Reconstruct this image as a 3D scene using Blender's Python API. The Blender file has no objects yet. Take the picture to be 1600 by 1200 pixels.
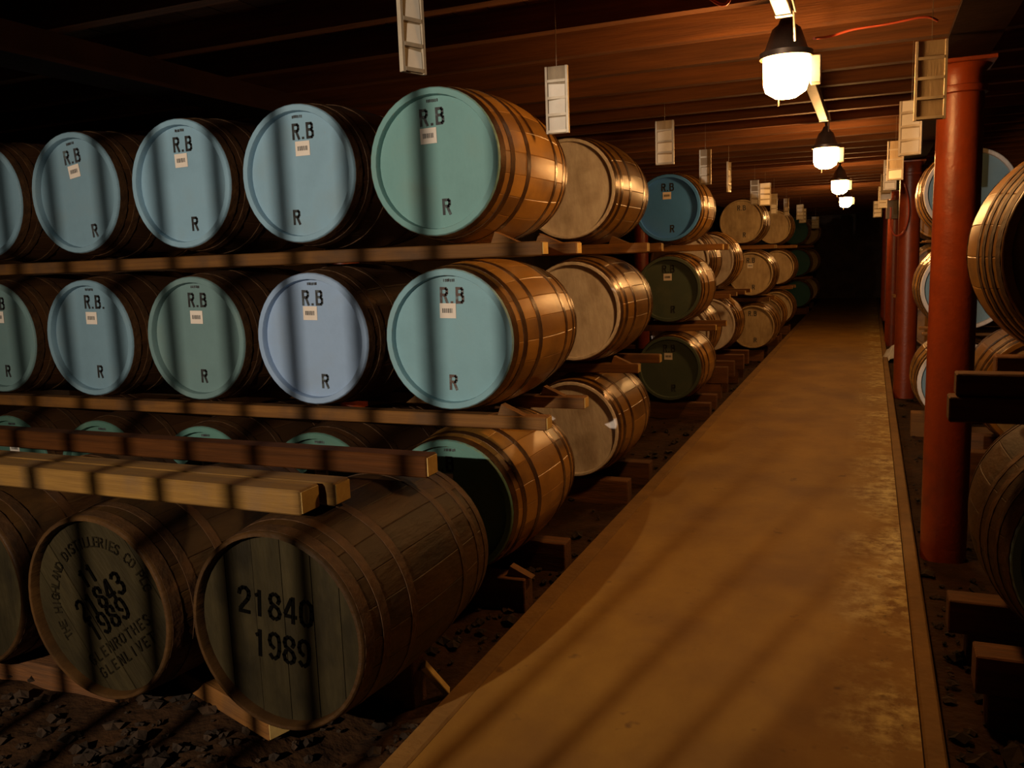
import bpy, math, random
from mathutils import Vector, Matrix
random.seed(7)
scene = bpy.context.scene
COL = scene.collection
PI = math.pi

# ------------------------------------------------------------------ camera
YAW, PITCH, ROLL = math.radians(22.912), math.radians(8.37), math.radians(-2.045)
fwd = Vector((-math.sin(YAW)*math.cos(PITCH), math.cos(YAW)*math.cos(PITCH), -math.sin(PITCH)))
rgt = Vector((math.cos(YAW), math.sin(YAW), 0.0))
upv = rgt.cross(fwd)
r2 = math.cos(ROLL)*rgt + math.sin(ROLL)*upv
u2 = -math.sin(ROLL)*rgt + math.cos(ROLL)*upv
camd = bpy.data.cameras.new('camera')
cam = bpy.data.objects.new('camera', camd); COL.objects.link(cam)
M = Matrix.Identity(4)
for i in range(3):
    M[i][0], M[i][1], M[i][2] = r2[i], u2[i], -fwd[i]
M[2][3] = 1.6
cam.matrix_world = M
camd.sensor_fit = 'HORIZONTAL'; camd.sensor_width = 36.0
camd.lens = 36.0*1330.2/1600.0
camd.clip_start = 0.05; camd.clip_end = 100
scene.camera = cam

# ------------------------------------------------------------------ world: an unlit store, almost no ambient
world = bpy.data.worlds.new('world'); scene.world = world; world.use_nodes = True
world.node_tree.nodes['Background'].inputs[0].default_value = (0.9, 0.55, 0.35, 1)
world.node_tree.nodes['Background'].inputs[1].default_value = 0.0008

# ------------------------------------------------------------------ exposure
vs = scene.view_settings
vs.view_transform = 'Standard'; vs.look = 'None'; vs.gamma = 1.0; vs.use_curve_mapping = False
vs.exposure = 0.0

# light levels (the lamps themselves are built further down, inside their fixtures)
YARD_POWER = 1050.0          # flood lamp out beyond the barred gate, behind the camera
YARD_AIM = (-2.2, 3.45, 1.85)
YARD_CONE = 78.0
YARD_COLOR = (1.0, 0.80, 0.60)
YARD_POS = (-1.85, -2.65, 2.40)
AISLE_EMIT = 145.0            # well-glass lamps over the walkway
AISLE_COLOR = (1.0, 0.50, 0.16)

# ------------------------------------------------------------------ helpers
class MB:
    def __init__(s): s.v=[]; s.f=[]; s.a=[]
    def quad(s, pts, a=0.0):
        n=len(s.v); s.v += [tuple(p) for p in pts]; s.f.append(tuple(range(n, n+len(pts)))); s.a.append(a)
    def box(s, x0,x1,y0,y1,z0,z1, a=0.0, bev=0.0, jit=0.0):
        if bev <= 0:
            n=len(s.v)
            for z in (z0,z1):
                for (x,y) in ((x0,y0),(x1,y0),(x1,y1),(x0,y1)): s.v.append((x+random.uniform(-jit,jit),y+random.uniform(-jit,jit),z+random.uniform(-jit,jit)))
            for q in ((0,3,2,1),(4,5,6,7),(0,1,5,4),(1,2,6,5),(2,3,7,6),(3,0,4,7)):
                s.f.append(tuple(n+i for i in q)); s.a.append(a)
        else:
            b=bev
            # chamfered box from three nested boxes (24 verts)
            n=len(s.v)
            P=[]
            for sx in (0,1):
                for sy in (0,1):
                    for sz in (0,1):
                        X=(x0,x1)[sx]; Y=(y0,y1)[sy]; Z=(z0,z1)[sz]
                        dx=(b,-b)[sx]; dy=(b,-b)[sy]; dz=(b,-b)[sz]
                        P.append(((X,Y+dy,Z+dz),(X+dx,Y,Z+dz),(X+dx,Y+dy,Z)))
            for t in P:
                for q in t: s.v.append((q[0]+random.uniform(-jit,jit),q[1]+random.uniform(-jit,jit),q[2]+random.uniform(-jit,jit)))
            I=lambda sx,sy,sz,k: n+((sx*2+sy)*2+sz)*3+k
            F=[]
            F.append((I(0,0,0,0),I(0,0,1,0),I(0,1,1,0),I(0,1,0,0))); F.append((I(1,0,0,0),I(1,1,0,0),I(1,1,1,0),I(1,0,1,0)))
            F.append((I(0,0,0,1),I(1,0,0,1),I(1,0,1,1),I(0,0,1,1))); F.append((I(0,1,0,1),I(0,1,1,1),I(1,1,1,1),I(1,1,0,1)))
            F.append((I(0,0,0,2),I(0,1,0,2),I(1,1,0,2),I(1,0,0,2))); F.append((I(0,0,1,2),I(1,0,1,2),I(1,1,1,2),I(0,1,1,2)))
            for t in (0,1):
                for w in (0,1):
                    F.append((I(0,t,w,1),I(1,t,w,1),I(1,t,w,2),I(0,t,w,2)))
                    F.append((I(t,0,w,0),I(t,1,w,0),I(t,1,w,2),I(t,0,w,2)))
                    F.append((I(t,w,0,0),I(t,w,1,0),I(t,w,1,1),I(t,w,0,1)))
            for sx in (0,1):
                for sy in (0,1):
                    for sz in (0,1): F.append((I(sx,sy,sz,0),I(sx,sy,sz,1),I(sx,sy,sz,2)))
            s.f += F; s.a += [a]*len(F)
    def lathe(s, prof, n=32, axis='y', close=True, a=0.0, c=(0,0,0)):
        # prof: list of (r, h); revolve about the axis through c
        base=len(s.v); m=len(prof)
        for k in range(n):
            t=2*PI*k/n
            for (r,h) in prof:
                p = (r*math.cos(t), h, r*math.sin(t)) if axis=='y' else ((r*math.cos(t), r*math.sin(t), h) if axis=='z' else (h, r*math.cos(t), r*math.sin(t)))
                s.v.append((p[0]+c[0],p[1]+c[1],p[2]+c[2]))
        for k in range(n):
            k2=(k+1)%n
            for j in range(m-1):
                s.f.append((base+k*m+j, base+k*m+j+1, base+k2*m+j+1, base+k2*m+j)); s.a.append(a)
    def tube(s, pts, r, n=6):
        pts=[Vector(p) for p in pts]; base=len(s.v)
        for i,p in enumerate(pts):
            d=(pts[min(i+1,len(pts)-1)]-pts[max(i-1,0)]).normalized()
            u=d.cross(Vector((0.13,0.2,1)) if abs(d.z)<0.9 else Vector((1,0.1,0))).normalized(); w=d.cross(u)
            for k in range(n):
                t=2*PI*k/n; q=p+r*(math.cos(t)*u+math.sin(t)*w); s.v.append(tuple(q))
        for i in range(len(pts)-1):
            for k in range(n):
                k2=(k+1)%n
                s.f.append((base+i*n+k,base+i*n+k2,base+(i+1)*n+k2,base+(i+1)*n+k)); s.a.append(0.0)
        s.f.append(tuple(base+k for k in range(n))); s.a.append(0.0)
        s.f.append(tuple(base+(len(pts)-1)*n+k for k in reversed(range(n)))); s.a.append(0.0)
    def mesh(s, name, mat, smooth=None):
        me=bpy.data.meshes.new(name); me.from_pydata(s.v,[],s.f)
        at=me.attributes.new('rnd','FLOAT','FACE'); at.data.foreach_set('value', s.a)
        me.materials.append(mat)
        import bmesh
        bm=bmesh.new(); bm.from_mesh(me); bmesh.ops.recalc_face_normals(bm, faces=bm.faces); bm.to_mesh(me); bm.free()
        if smooth:
            me.shade_smooth()
            me.set_sharp_from_angle(angle=math.radians(smooth))
        me.update(); return me
    def build(s, name, mat, parent=None, loc=(0,0,0), rot=(0,0,0), smooth=None):
        return put(name, s.mesh(name, mat, smooth), parent, loc, rot)
def put(name, me, parent=None, loc=(0,0,0), rot=(0,0,0)):
    o=bpy.data.objects.new(name, me); COL.objects.link(o); o.parent=parent; o.location=loc; o.rotation_euler=rot; return o
def empty(name, loc=(0,0,0), rot=(0,0,0)):
    o=bpy.data.objects.new(name,None); o.empty_display_size=0.1; COL.objects.link(o); o.location=loc; o.rotation_euler=rot; return o
def tag(o,label,cat,group=None):
    o['label']=label; o['category']=cat
    if group: o['group']=group
    return o
def struct(o): o['kind']='structure'; return o

# ------------------------------------------------------------------ materials
def mat(name, c1, c2=None, scale=6.0, stretch=(1,1,1), rough=0.7, metal=0.0, bump=0.0, bscale=30.0, rnd=0.0, dark=None, dscale=3.0, damt=0.5, spec=0.4, dlo=0.5, dhi=0.7, world=False):
    m=bpy.data.materials.new(name); m.use_nodes=True; nt=m.node_tree; N=nt.nodes; L=nt.links
    b=N['Principled BSDF']; b.inputs['Roughness'].default_value=rough; b.inputs['Metallic'].default_value=metal
    b.inputs['Specular IOR Level'].default_value=spec
    tc=N.new('ShaderNodeTexCoord'); mp=N.new('ShaderNodeMapping'); mp.inputs['Scale'].default_value=stretch
    src=tc.outputs['Object']
    if world:
        g=N.new('ShaderNodeNewGeometry'); src=g.outputs['Position']
    oi=N.new('ShaderNodeObjectInfo')
    off=N.new('ShaderNodeVectorMath'); off.operation='SCALE'; off.inputs[0].default_value=(17.3,9.1,5.7); L.new(oi.outputs['Random'],off.inputs['Scale'])
    add=N.new('ShaderNodeVectorMath'); add.operation='ADD'; L.new(src,add.inputs[0])
    if not world: L.new(off.outputs[0],add.inputs[1])
    L.new(add.outputs[0],mp.inputs['Vector'])
    nz=N.new('ShaderNodeTexNoise'); nz.inputs['Scale'].default_value=scale; nz.inputs['Detail'].default_value=5; nz.inputs['Roughness'].default_value=0.6
    L.new(mp.outputs[0],nz.inputs['Vector'])
    cr=N.new('ShaderNodeValToRGB'); c2=c2 or tuple(x*0.7 for x in c1)
    cr.color_ramp.elements[0].position=0.3; cr.color_ramp.elements[0].color=(*c2,1)
    cr.color_ramp.elements[1].position=0.7; cr.color_ramp.elements[1].color=(*c1,1)
    L.new(nz.outputs['Fac'],cr.inputs['Fac']); colr=cr.outputs['Color']
    if dark:
        n2=N.new('ShaderNodeTexNoise'); n2.inputs['Scale'].default_value=dscale; n2.inputs['Detail'].default_value=4; L.new(add.outputs[0],n2.inputs['Vector'])
        r=N.new('ShaderNodeMapRange'); r.inputs['From Min'].default_value=dlo; r.inputs['From Max'].default_value=dhi; r.inputs['To Max'].default_value=damt
        L.new(n2.outputs['Fac'],r.inputs['Value'])
        mx=N.new('ShaderNodeMix'); mx.data_type='RGBA'; L.new(r.outputs[0],mx.inputs['Factor']); L.new(colr,mx.inputs[6]); mx.inputs[7].default_value=(*dark,1); colr=mx.outputs[2]
    if rnd>0:
        at=N.new('ShaderNodeAttribute'); at.attribute_name='rnd'
        sm=N.new('ShaderNodeMath'); sm.operation='ADD'; L.new(oi.outputs['Random'],sm.inputs[0]); L.new(at.outputs['Fac'],sm.inputs[1])
        fr=N.new('ShaderNodeMath'); fr.operation='FRACT'; L.new(sm.outputs[0],fr.inputs[0])
        r=N.new('ShaderNodeMapRange'); r.inputs['To Min'].default_value=1-rnd; r.inputs['To Max'].default_value=1+rnd; L.new(fr.outputs[0],r.inputs['Value'])
        hs=N.new('ShaderNodeVectorMath'); hs.operation='SCALE'; L.new(colr,hs.inputs[0]); L.new(r.outputs[0],hs.inputs['Scale']); colr=hs.outputs[0]
    L.new(colr,b.inputs['Base Color'])
    if bump>0:
        n3=N.new('ShaderNodeTexNoise'); n3.inputs['Scale'].default_value=bscale; n3.inputs['Detail'].default_value=4; L.new(mp.outputs[0],n3.inputs['Vector'])
        bp=N.new('ShaderNodeBump'); bp.inputs['Strength'].default_value=bump; bp.inputs['Distance'].default_value=0.02; L.new(n3.outputs['Fac'],bp.inputs['Height']); L.new(bp.outputs[0],b.inputs['Normal'])
    return m
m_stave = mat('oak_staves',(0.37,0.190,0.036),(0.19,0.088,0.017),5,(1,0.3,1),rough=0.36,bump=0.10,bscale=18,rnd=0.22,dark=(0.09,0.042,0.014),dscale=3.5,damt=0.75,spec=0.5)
m_stave_shade = mat('shade_toned_oak_staves',(0.062,0.026,0.007),(0.035,0.014,0.004),5,(1,0.3,1),rough=0.55,bump=0.10,bscale=18,rnd=0.3)  # shade between the inner casks is put into this darker oak colour
m_stave_old = mat('weathered_staves',(0.065,0.030,0.0075),(0.027,0.0125,0.0036),8,(1,0.3,1),rough=0.6,bump=0.3,bscale=30,rnd=0.3,dark=(0.016,0.011,0.005),dscale=5,damt=0.75,spec=0.22)
m_hoop = mat('hoop_iron',(0.12,0.060,0.022),(0.055,0.028,0.012),14,rough=0.26,metal=0.5,bump=0.08,rnd=0.15)
m_hoop_rust = mat('rusted_hoop_iron',(0.085,0.038,0.012),(0.04,0.02,0.008),18,rough=0.65,metal=0.35,bump=0.3,rnd=0.15)
def paint(name,c,k=0.86,dirt=(0.17,0.15,0.08),damt=0.28):
    return mat(name,c,tuple(x*k for x in c),5,rough=0.55,dark=dirt,dscale=5,damt=damt,dlo=0.52,dhi=0.8,bump=0.05,bscale=60,spec=0.3)
m_blue_grey = paint('grey_blue_paint',(0.20,0.34,0.44))
m_blue = paint('sky_blue_paint',(0.25,0.43,0.57))
m_teal = paint('teal_green_paint',(0.17,0.36,0.36))
m_lav = paint('pale_blue_paint',(0.30,0.44,0.66))
m_aqua = paint('aqua_paint',(0.22,0.42,0.50))
m_olive = paint('dull_green_paint',(0.16,0.27,0.28))
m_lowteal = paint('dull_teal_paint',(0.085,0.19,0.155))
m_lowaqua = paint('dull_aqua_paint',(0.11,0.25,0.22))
m_deep = paint('deep_blue_paint',(0.07,0.27,0.80),damt=0.1)
m_dgreen = paint('dark_green_paint',(0.075,0.10,0.075))
m_dteal = paint('dark_teal_paint',(0.03,0.16,0.18))
m_white = mat('whitewashed_head',(0.84,0.79,0.74),(0.66,0.59,0.54),10,(2.5,1,0.7),rough=0.75,dark=(0.30,0.22,0.15),dscale=6,damt=0.45,bump=0.15)
m_tan = mat('tan_head',(0.50,0.38,0.22),(0.36,0.26,0.14),9,(3,1,0.8),rough=0.7,dark=(0.2,0.13,0.07),dscale=5,damt=0.5,bump=0.12)
m_dhead = mat('weathered_head_boards',(0.033,0.025,0.010),(0.019,0.0145,0.006),9,(3,1,0.6),rough=0.7,dark=(0.006,0.005,0.003),dscale=4,damt=0.7,spec=0.12,bump=0.25,rnd=0.15)
m_ink = mat('dense_stencil_ink',(0.0022,0.0018,0.0012),(0.0012,0.001,0.0008),20,rough=0.95,spec=0.03)
m_black = mat('black_stencil_ink',(0.022,0.02,0.02),(0.012,0.012,0.012),20,rough=0.7,dark=(0.07,0.09,0.10),dscale=40,damt=0.4)
m_faded = mat('faded_stencil_ink',(0.045,0.05,0.055),(0.03,0.03,0.035),30,rough=0.7,dark=(0.12,0.16,0.17),dscale=45,damt=0.8)
m_faint = mat('faint_stencil_ink',(0.013,0.010,0.005),(0.009,0.007,0.0035),30,rough=0.9,spec=0.05,dark=(0.022,0.017,0.008),dscale=25,damt=0.6)
m_rustink = mat('reddish_stencil_ink',(0.13,0.085,0.07),(0.07,0.05,0.05),30,rough=0.7,dark=(0.2,0.3,0.32),dscale=45,damt=0.6)
m_paper = mat('label_paper',(0.80,0.74,0.66),(0.72,0.64,0.56),12,rough=0.8)
m_pine = mat('sawn_pine',(0.225,0.118,0.020),(0.13,0.064,0.011),6,(0.35,6,6),rough=0.75,dark=(0.12,0.07,0.03),dscale=7,damt=0.6,bump=0.2,rnd=0.1)
m_pine_end = mat('sawn_pine_end_grain',(0.60,0.42,0.14),(0.46,0.30,0.09),25,rough=0.8)
m_rail = mat('rail_timber',(0.21,0.090,0.016),(0.12,0.048,0.009),7,(0.3,6,6),rough=0.75,dark=(0.06,0.035,0.02),dscale=5,damt=0.6,bump=0.2,rnd=0.2)
m_brown = mat('brown_stained_timber',(0.082,0.026,0.004),(0.04,0.013,0.002),7,(0.3,6,6),rough=0.75,bump=0.2,spec=0.15)
m_dirty = mat('dark_old_timber',(0.17,0.065,0.016),(0.075,0.035,0.014),7,(0.4,5,5),rough=0.85,bump=0.35,rnd=0.2)
m_ceil = mat('ceiling_timber',(0.175,0.060,0.013),(0.08,0.027,0.007),6,(0.25,5,5),rough=0.8,bump=0.25,rnd=0.2)
m_beam = mat('dark_steel_beam',(0.022,0.009,0.005),(0.014,0.006,0.004),7,rough=0.9,bump=0.1,spec=0.05)
m_red = mat('red_oxide_paint',(0.29,0.046,0.006),(0.18,0.027,0.005),7,rough=0.40,dark=(0.09,0.02,0.012),dscale=7,damt=0.6,bump=0.12,bscale=50,spec=0.5)
m_redcable = mat('red_cable_sheath',(0.45,0.07,0.03),rough=0.5)
m_wire = mat('hanging_wire',(0.25,0.2,0.15),rough=0.5,metal=0.5)
m_conc = mat('worn_concrete',(0.31,0.165,0.024),(0.215,0.105,0.0145),2.2,(1.3,0.8,1),rough=0.72,dark=(0.17,0.08,0.02),dscale=1.6,damt=0.7,bump=0.14,bscale=22,dlo=0.45,dhi=0.68,spec=0.35,world=True)
m_kerb = mat('kerb_concrete',(0.23,0.12,0.026),(0.15,0.075,0.016),5,rough=0.8,bump=0.25,rnd=0.1)
def lime_stain(m):
    # crust of lime and dark damp spots that has grown along the right hand edge of the slab
    nt=m.node_tree; N=nt.nodes; L=nt.links; b=N['Principled BSDF']; col=b.inputs['Base Color'].links[0].from_socket
    g=N.new('ShaderNodeNewGeometry'); sx=N.new('ShaderNodeSeparateXYZ'); L.new(g.outputs['Position'],sx.inputs[0])
    def noise(sc,lo,hi,det=5):
        n=N.new('ShaderNodeTexNoise'); n.inputs['Scale'].default_value=sc; n.inputs['Detail'].default_value=det; n.inputs['Roughness'].default_value=0.7; L.new(g.outputs['Position'],n.inputs['Vector'])
        r=N.new('ShaderNodeMapRange'); r.inputs['From Min'].default_value=lo; r.inputs['From Max'].default_value=hi; L.new(n.outputs['Fac'],r.inputs['Value']); return r.outputs[0]
    e=N.new('ShaderNodeMapRange'); e.inputs['From Min'].default_value=-0.15; e.inputs['From Max'].default_value=0.12; L.new(sx.outputs['X'],e.inputs['Value'])
    def mul(a,c):
        q=N.new('ShaderNodeMath'); q.operation='MULTIPLY'; L.new(a,q.inputs[0]); L.new(c,q.inputs[1]); return q.outputs[0]
    def mix(f,c,rgb):
        q=N.new('ShaderNodeMix'); q.data_type='RGBA'; L.new(f,q.inputs['Factor']); L.new(c,q.inputs[6]); q.inputs[7].default_value=(*rgb,1); return q.outputs[2]
    col=mix(mul(mul(e.outputs[0],noise(1.6,0.42,0.56)),noise(11,0.40,0.62)),col,(0.60,0.46,0.17))
    col=mix(mul(e.outputs[0],noise(17,0.60,0.70)),col,(0.08,0.045,0.014))
    col=mix(noise(5.0,0.66,0.74,3),col,(0.13,0.062,0.014))
    L.new(col,b.inputs['Base Color'])
lime_stain(m_conc)
m_dirt = mat('packed_earth',(0.055,0.025,0.009),(0.021,0.010,0.004),7,rough=0.95,bump=0.8,bscale=24,spec=0.15,world=True)
m_stone = mat('rubble_stone',(0.036,0.018,0.007),(0.014,0.008,0.0035),9,rough=0.9,bump=0.4,rnd=0.4)
m_wall = mat('old_stone_wall',(0.10,0.07,0.05),(0.05,0.035,0.025),3,rough=0.9,bump=0.6,bscale=8)
m_metal = mat('lamp_housing_metal',(0.16,0.12,0.09),(0.09,0.07,0.05),12,rough=0.45,metal=0.6)
m_trunk = mat('galvanised_trunking',(0.48,0.44,0.38),(0.38,0.34,0.28),9,rough=0.5,metal=0.3)
m_board = mat('card_board_wood',(0.40,0.31,0.19),(0.27,0.20,0.12),9,(4,4,0.6),rough=0.6,bump=0.1,rnd=0.15)
m_card = mat('record_card',(0.86,0.80,0.68),(0.74,0.67,0.55),9,rough=0.65,rnd=0.12)
m_slot = mat('slot_strip',(0.50,0.43,0.32),(0.34,0.28,0.2),12,rough=0.4,metal=0.2)
m_plastic = mat('crumpled_sheet',(0.62,0.58,0.5),rough=0.35)
m_gate = mat('gate_iron',(0.03,0.03,0.03),rough=0.5,metal=0.6)
def emis(name,c,s):
    m=bpy.data.materials.new(name); m.use_nodes=True; b=m.node_tree.nodes['Principled BSDF']
    b.inputs['Base Color'].default_value=(0.8,0.7,0.5,1); b.inputs['Emission Color'].default_value=(*c,1); b.inputs['Emission Strength'].default_value=s; return m
m_glow = emis('lit_lamp_glass',AISLE_COLOR,AISLE_EMIT)

# ------------------------------------------------------------------ setting
GZ=-0.05
def sst(a,b,x):
    t=max(0,min(1,(x-a)/(b-a))); return t*t*(3-2*t)
def gz(x,y):
    return GZ+0.115*sst(-1.62,-1.95,x)*sst(3.3,2.7,y)*sst(-1.1,0.2,y)
def ground():
    mb=MB(); nx,ny=80,150; x0,x1,y0,y1=-7.0,4.0,-6.5,30.0
    for j in range(ny+1):
        t=j/ny; y=y0+(y1-y0)*(t**1.25)
        for i in range(nx+1):
            x=x0+(x1-x0)*i/nx
            mb.v.append((x,y,gz(x,y)-0.02+random.uniform(-0.014,0.014)))
    w=nx+1
    for j in range(ny):
        for i in range(nx): mb.f.append((j*w+i,j*w+i+1,(j+1)*w+i+1,(j+1)*w+i)); mb.a.append(0)
    return struct(mb.build('floor',m_dirt))
floor_o=ground()
XL,XR=-1.42,0.26
mb=MB(); mb.box(XL+0.09,XR-0.07,-0.79,29.0,-0.12,0.0); walkway=struct(mb.build('walkway',m_conc))
mb=MB(); mb.box(XL,XL+0.085,-0.79,29.0,-0.14,0.004,bev=0.008); mb.build('kerb',m_kerb,walkway)
mb=MB(); mb.box(XR-0.065,XR,-0.79,29.0,-0.14,0.006,bev=0.008); mb.build('kerb',m_kerb,walkway)
# walls, out of the light
for nm,b in (('wall_left',(-7.2,-7.0,-6.5,30,-0.2,3.1)),('wall_right',(4.0,4.2,-6.5,30,-0.2,3.1)),('wall_far',(-7.2,4.2,30,30.2,-0.2,3.1)),('wall_back',(-7.2,4.2,-6.7,-6.5,-0.2,4.2))):
    mb=MB(); mb.box(*b); struct(mb.build(nm,m_wall))
# ceiling boards and joists
JZ=2.63
mb=MB(); mb.box(-7.0,4.0,-6.4,30.0,JZ+0.14,JZ+0.19); ceiling=struct(mb.build('ceiling',m_ceil))
jm=MB(); jm.box(-7.0,4.0,-0.035,0.035,0,0.14); jme=jm.mesh('joist',m_ceil)
y=-6.0
while y<29.5:
    put('joist',jme,ceiling,(random.uniform(-0.02,0.02),y+random.uniform(-0.02,0.02),JZ)); y+=0.55
bdm=MB(); bdm.box(-0.085,0.085,-2.0,11.8,-0.012,0.0); bme=bdm.mesh('ceiling_board',m_ceil)
x=-5.0
while x<1.3:
    put('ceiling_board',bme,ceiling,(x,0,JZ+0.139)); x+=0.18
def beam(x0,x1,nm):
    mb=MB(); mb.box(x0,x1,0.9,29.8,2.48,2.50); mb.box((x0+x1)/2-0.05,(x0+x1)/2+0.05,0.9,29.8,2.50,JZ-0.002); 
    return struct(mb.build(nm,m_beam))
beam(0.29,0.50,'trim_1'); beam(-3.42,-3.17,'trim_2')

# ------------------------------------------------------------------ stencil strokes
GL={'R':[[(0,0),(0,6)],[(1.1,5.7),(2.9,5.7),(3.5,5.2),(3.5,3.9),(2.9,3.2),(1.1,3.2)],[(2.2,2.7),(3.7,0)]],
'B':[[(0,0),(0,6)],[(1.1,5.7),(2.8,5.7),(3.3,5.2),(3.3,3.9),(2.8,3.3),(1.1,3.3)],[(2.8,3.0),(3.6,2.5),(3.6,0.9),(2.9,0.3),(1.1,0.3)]],
'.':[[(0.6,0),(1.5,0)]],
'0':[[(1.4,5.9),(0.3,5.2),(0,4),(0,2),(0.3,0.8),(1.4,0.1)],[(2.3,0.1),(3.4,0.8),(3.7,2),(3.7,4),(3.4,5.2),(2.3,5.9)]],
'1':[[(1.9,0),(1.9,6)],[(1.2,5.0),(0.7,4.8)]],
'2':[[(0,4.4),(0.3,5.4),(1.4,6),(2.5,6),(3.5,5.3),(3.6,4.3),(3.2,3.4),(1.9,2.2)],[(1.4,1.8),(0.4,0.8)],[(0.1,0.2),(3.7,0.2)]],
'3':[[(0,5.2),(0.8,5.9),(2.4,6),(3.4,5.3),(3.4,4.1),(2.6,3.3),(1.5,3.2)],[(2.8,3.0),(3.6,2.3),(3.6,1.2),(2.8,0.2),(1.0,0),(0,0.8)]],
'4':[[(2.8,0),(2.8,6)],[(2.2,5.6),(0,2.0)],[(0,1.5),(2.1,1.5)],[(3.3,1.5),(3.8,1.5)]],
'8':[[(1.5,6),(0.5,5.5),(0.2,4.6),(0.6,3.7),(3.0,2.6),(3.7,1.5),(3.3,0.5),(2.2,0)],[(2.1,6),(3.2,5.5),(3.5,4.6),(3.0,3.9)],[(0.7,2.7),(0,1.6),(0.4,0.5),(1.5,0)]],
'9':[[(1.5,6),(0.4,5.4),(0.1,4.2),(0.5,3.2),(1.6,2.6)],[(2.1,6),(3.2,5.5),(3.6,4.3),(3.6,2.2),(3.1,0.8),(1.9,0.1)],[(0.3,0.9),(1.2,0.1)]],
'T':[[(1.9,0),(1.9,5.4)],[(0,5.8),(3.8,5.8)]],'H':[[(0.2,0),(0.2,6)],[(3.6,0),(3.6,6)],[(0.8,3),(3,3)]],'E':[[(0.3,0),(0.3,6)],[(0.9,5.8),(3.6,5.8)],[(0.9,3),(3,3)],[(0.9,0.2),(3.6,0.2)]],
'I':[[(1.9,0),(1.9,6)]],'G':[[(3.5,5),(2.6,5.9),(1.2,5.9),(0.2,4.6),(0.2,1.4),(1.2,0.1),(2.6,0.1),(3.5,1),(3.5,2.7),(2.2,2.7)]],'L':[[(0.3,0.5),(0.3,6)],[(0.3,0.2),(3.5,0.2)]],
'A':[[(0,0),(1.7,6)],[(2.1,6),(3.8,0)],[(0.9,2),(2.9,2)]],'N':[[(0.2,0),(0.2,6)],[(0.5,5.8),(3.3,0.2)],[(3.6,0),(3.6,6)]],'D':[[(0.3,0),(0.3,6)],[(0.9,5.8),(2.5,5.6),(3.6,4.4),(3.6,1.6),(2.5,0.4),(0.9,0.2)]],
'S':[[(3.5,4.9),(2.6,5.9),(1.1,5.9),(0.2,5),(0.3,3.9),(3.2,2.4),(3.6,1.3),(2.8,0.2),(1.1,0.1),(0.1,1)]],'P':[[(0.3,0),(0.3,6)],[(0.9,5.8),(2.8,5.7),(3.5,5),(3.5,3.6),(2.8,2.9),(0.9,2.8)]],
'C':[[(3.5,5),(2.6,5.9),(1.2,5.9),(0.2,4.6),(0.2,1.4),(1.2,0.1),(2.6,0.1),(3.5,1)]],'V':[[(0.1,6),(1.7,0.2)],[(2.1,0.2),(3.7,6)]],'O':[[(1.4,5.9),(0.2,4.8),(0.2,1.2),(1.4,0.1)],[(2.4,0.1),(3.6,1.2),(3.6,4.8),(2.4,5.9)]],
'U':[[(0.2,6),(0.2,1.2),(1.2,0.1),(2.6,0.1),(3.6,1.2),(3.6,6)]],'W':[[(0,6),(1,0)],[(1,0),(1.9,4)],[(1.9,4),(2.8,0)],[(2.8,0),(3.8,6)]]}
def strokes(mb, ch, ox, oz, w, h, lw, xf, y):
    # flat ink strokes lying in the plane y; xf maps (u, v) to (x, z)
    for pl in GL.get(ch,[]):
        P=[(ox+p[0]/3.8*w, oz+p[1]/6.0*h) for p in pl]
        for i in range(len(P)-1):
            a,b=P[i],P[i+1]; dx,dz=b[0]-a[0],b[1]-a[1]; l=math.hypot(dx,dz) or 1
            ex,ez=dx/l*lw*0.25,dz/l*lw*0.25; nx,nz=-dz/l*lw/2,dx/l*lw/2
            q=[(a[0]-ex+nx,a[1]-ez+nz),(b[0]+ex+nx,b[1]+ez+nz),(b[0]+ex-nx,b[1]+ez-nz),(a[0]-ex-nx,a[1]-ez-nz)]
            mb.quad([(xf(*p)[0],y,xf(*p)[1]) for p in q])
def rotf(ang,cx=0,cz=0):
    c,s=math.cos(ang),math.sin(ang)
    return lambda u,v:(cx+u*c-v*s, cz+u*s+v*c)
def line_text(mb,text,cw,gap,h,lw,xf,y,oz=0):
    tot=len(text)*cw+(len(text)-1)*gap; x=-tot/2
    for ch in text:
        strokes(mb,ch,x,oz-h/2,cw,h,lw,xf,y); x+=cw+gap
def ring_text(mb,text,R,a0,a1,h,cw,lw,y,inward=False):
    n=len(text)
    for i,ch in enumerate(text):
        a=a0+(a1-a0)*i/(n-1)
        if not inward: xf=rotf(a-PI/2,R*math.cos(a),R*math.sin(a))
        else: xf=rotf(a+PI/2,R*math.cos(a),R*math.sin(a))
        strokes(mb,ch,-cw/2,-h/2,cw,h,lw,xf,y)

# ------------------------------------------------------------------ casks
NST=22
def prof_r(t,Rh,Rb): return Rh+(Rb-Rh)*(1-(2*t-1)**2)
_cache={}
def stave_mesh(Rh,Rb,L,m,key,th=0.026):
    k=('st',Rh,Rb,L,key,th)
    if k in _cache: return _cache[k]
    mb=MB(); half=PI/NST*0.998; seg=14; rows=[]
    for j in range(seg+1):
        t=j/seg; r=prof_r(t,Rh,Rb); y=t*L
        pts=[(r-th,-half),(r-0.0016,-half),(r,-half*0.94),(r,-half*0.4),(r,half*0.4),(r,half*0.94),(r-0.0016,half),(r-th,half)]
        rows.append([len(mb.v)+i for i in range(8)])
        for (rr,a) in pts: mb.v.append((rr*math.sin(a),y,rr*math.cos(a)))
    for j in range(seg):
        for i in range(8):
            i2=(i+1)%8
            mb.f.append((rows[j][i],rows[j][i2],rows[j+1][i2],rows[j+1][i])); mb.a.append(0)
    mb.f.append(tuple(rows[0])); mb.a.append(0); mb.f.append(tuple(reversed(rows[-1]))); mb.a.append(0)
    _cache[k]=mb.mesh('stave',m,17); return _cache[k]
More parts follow.
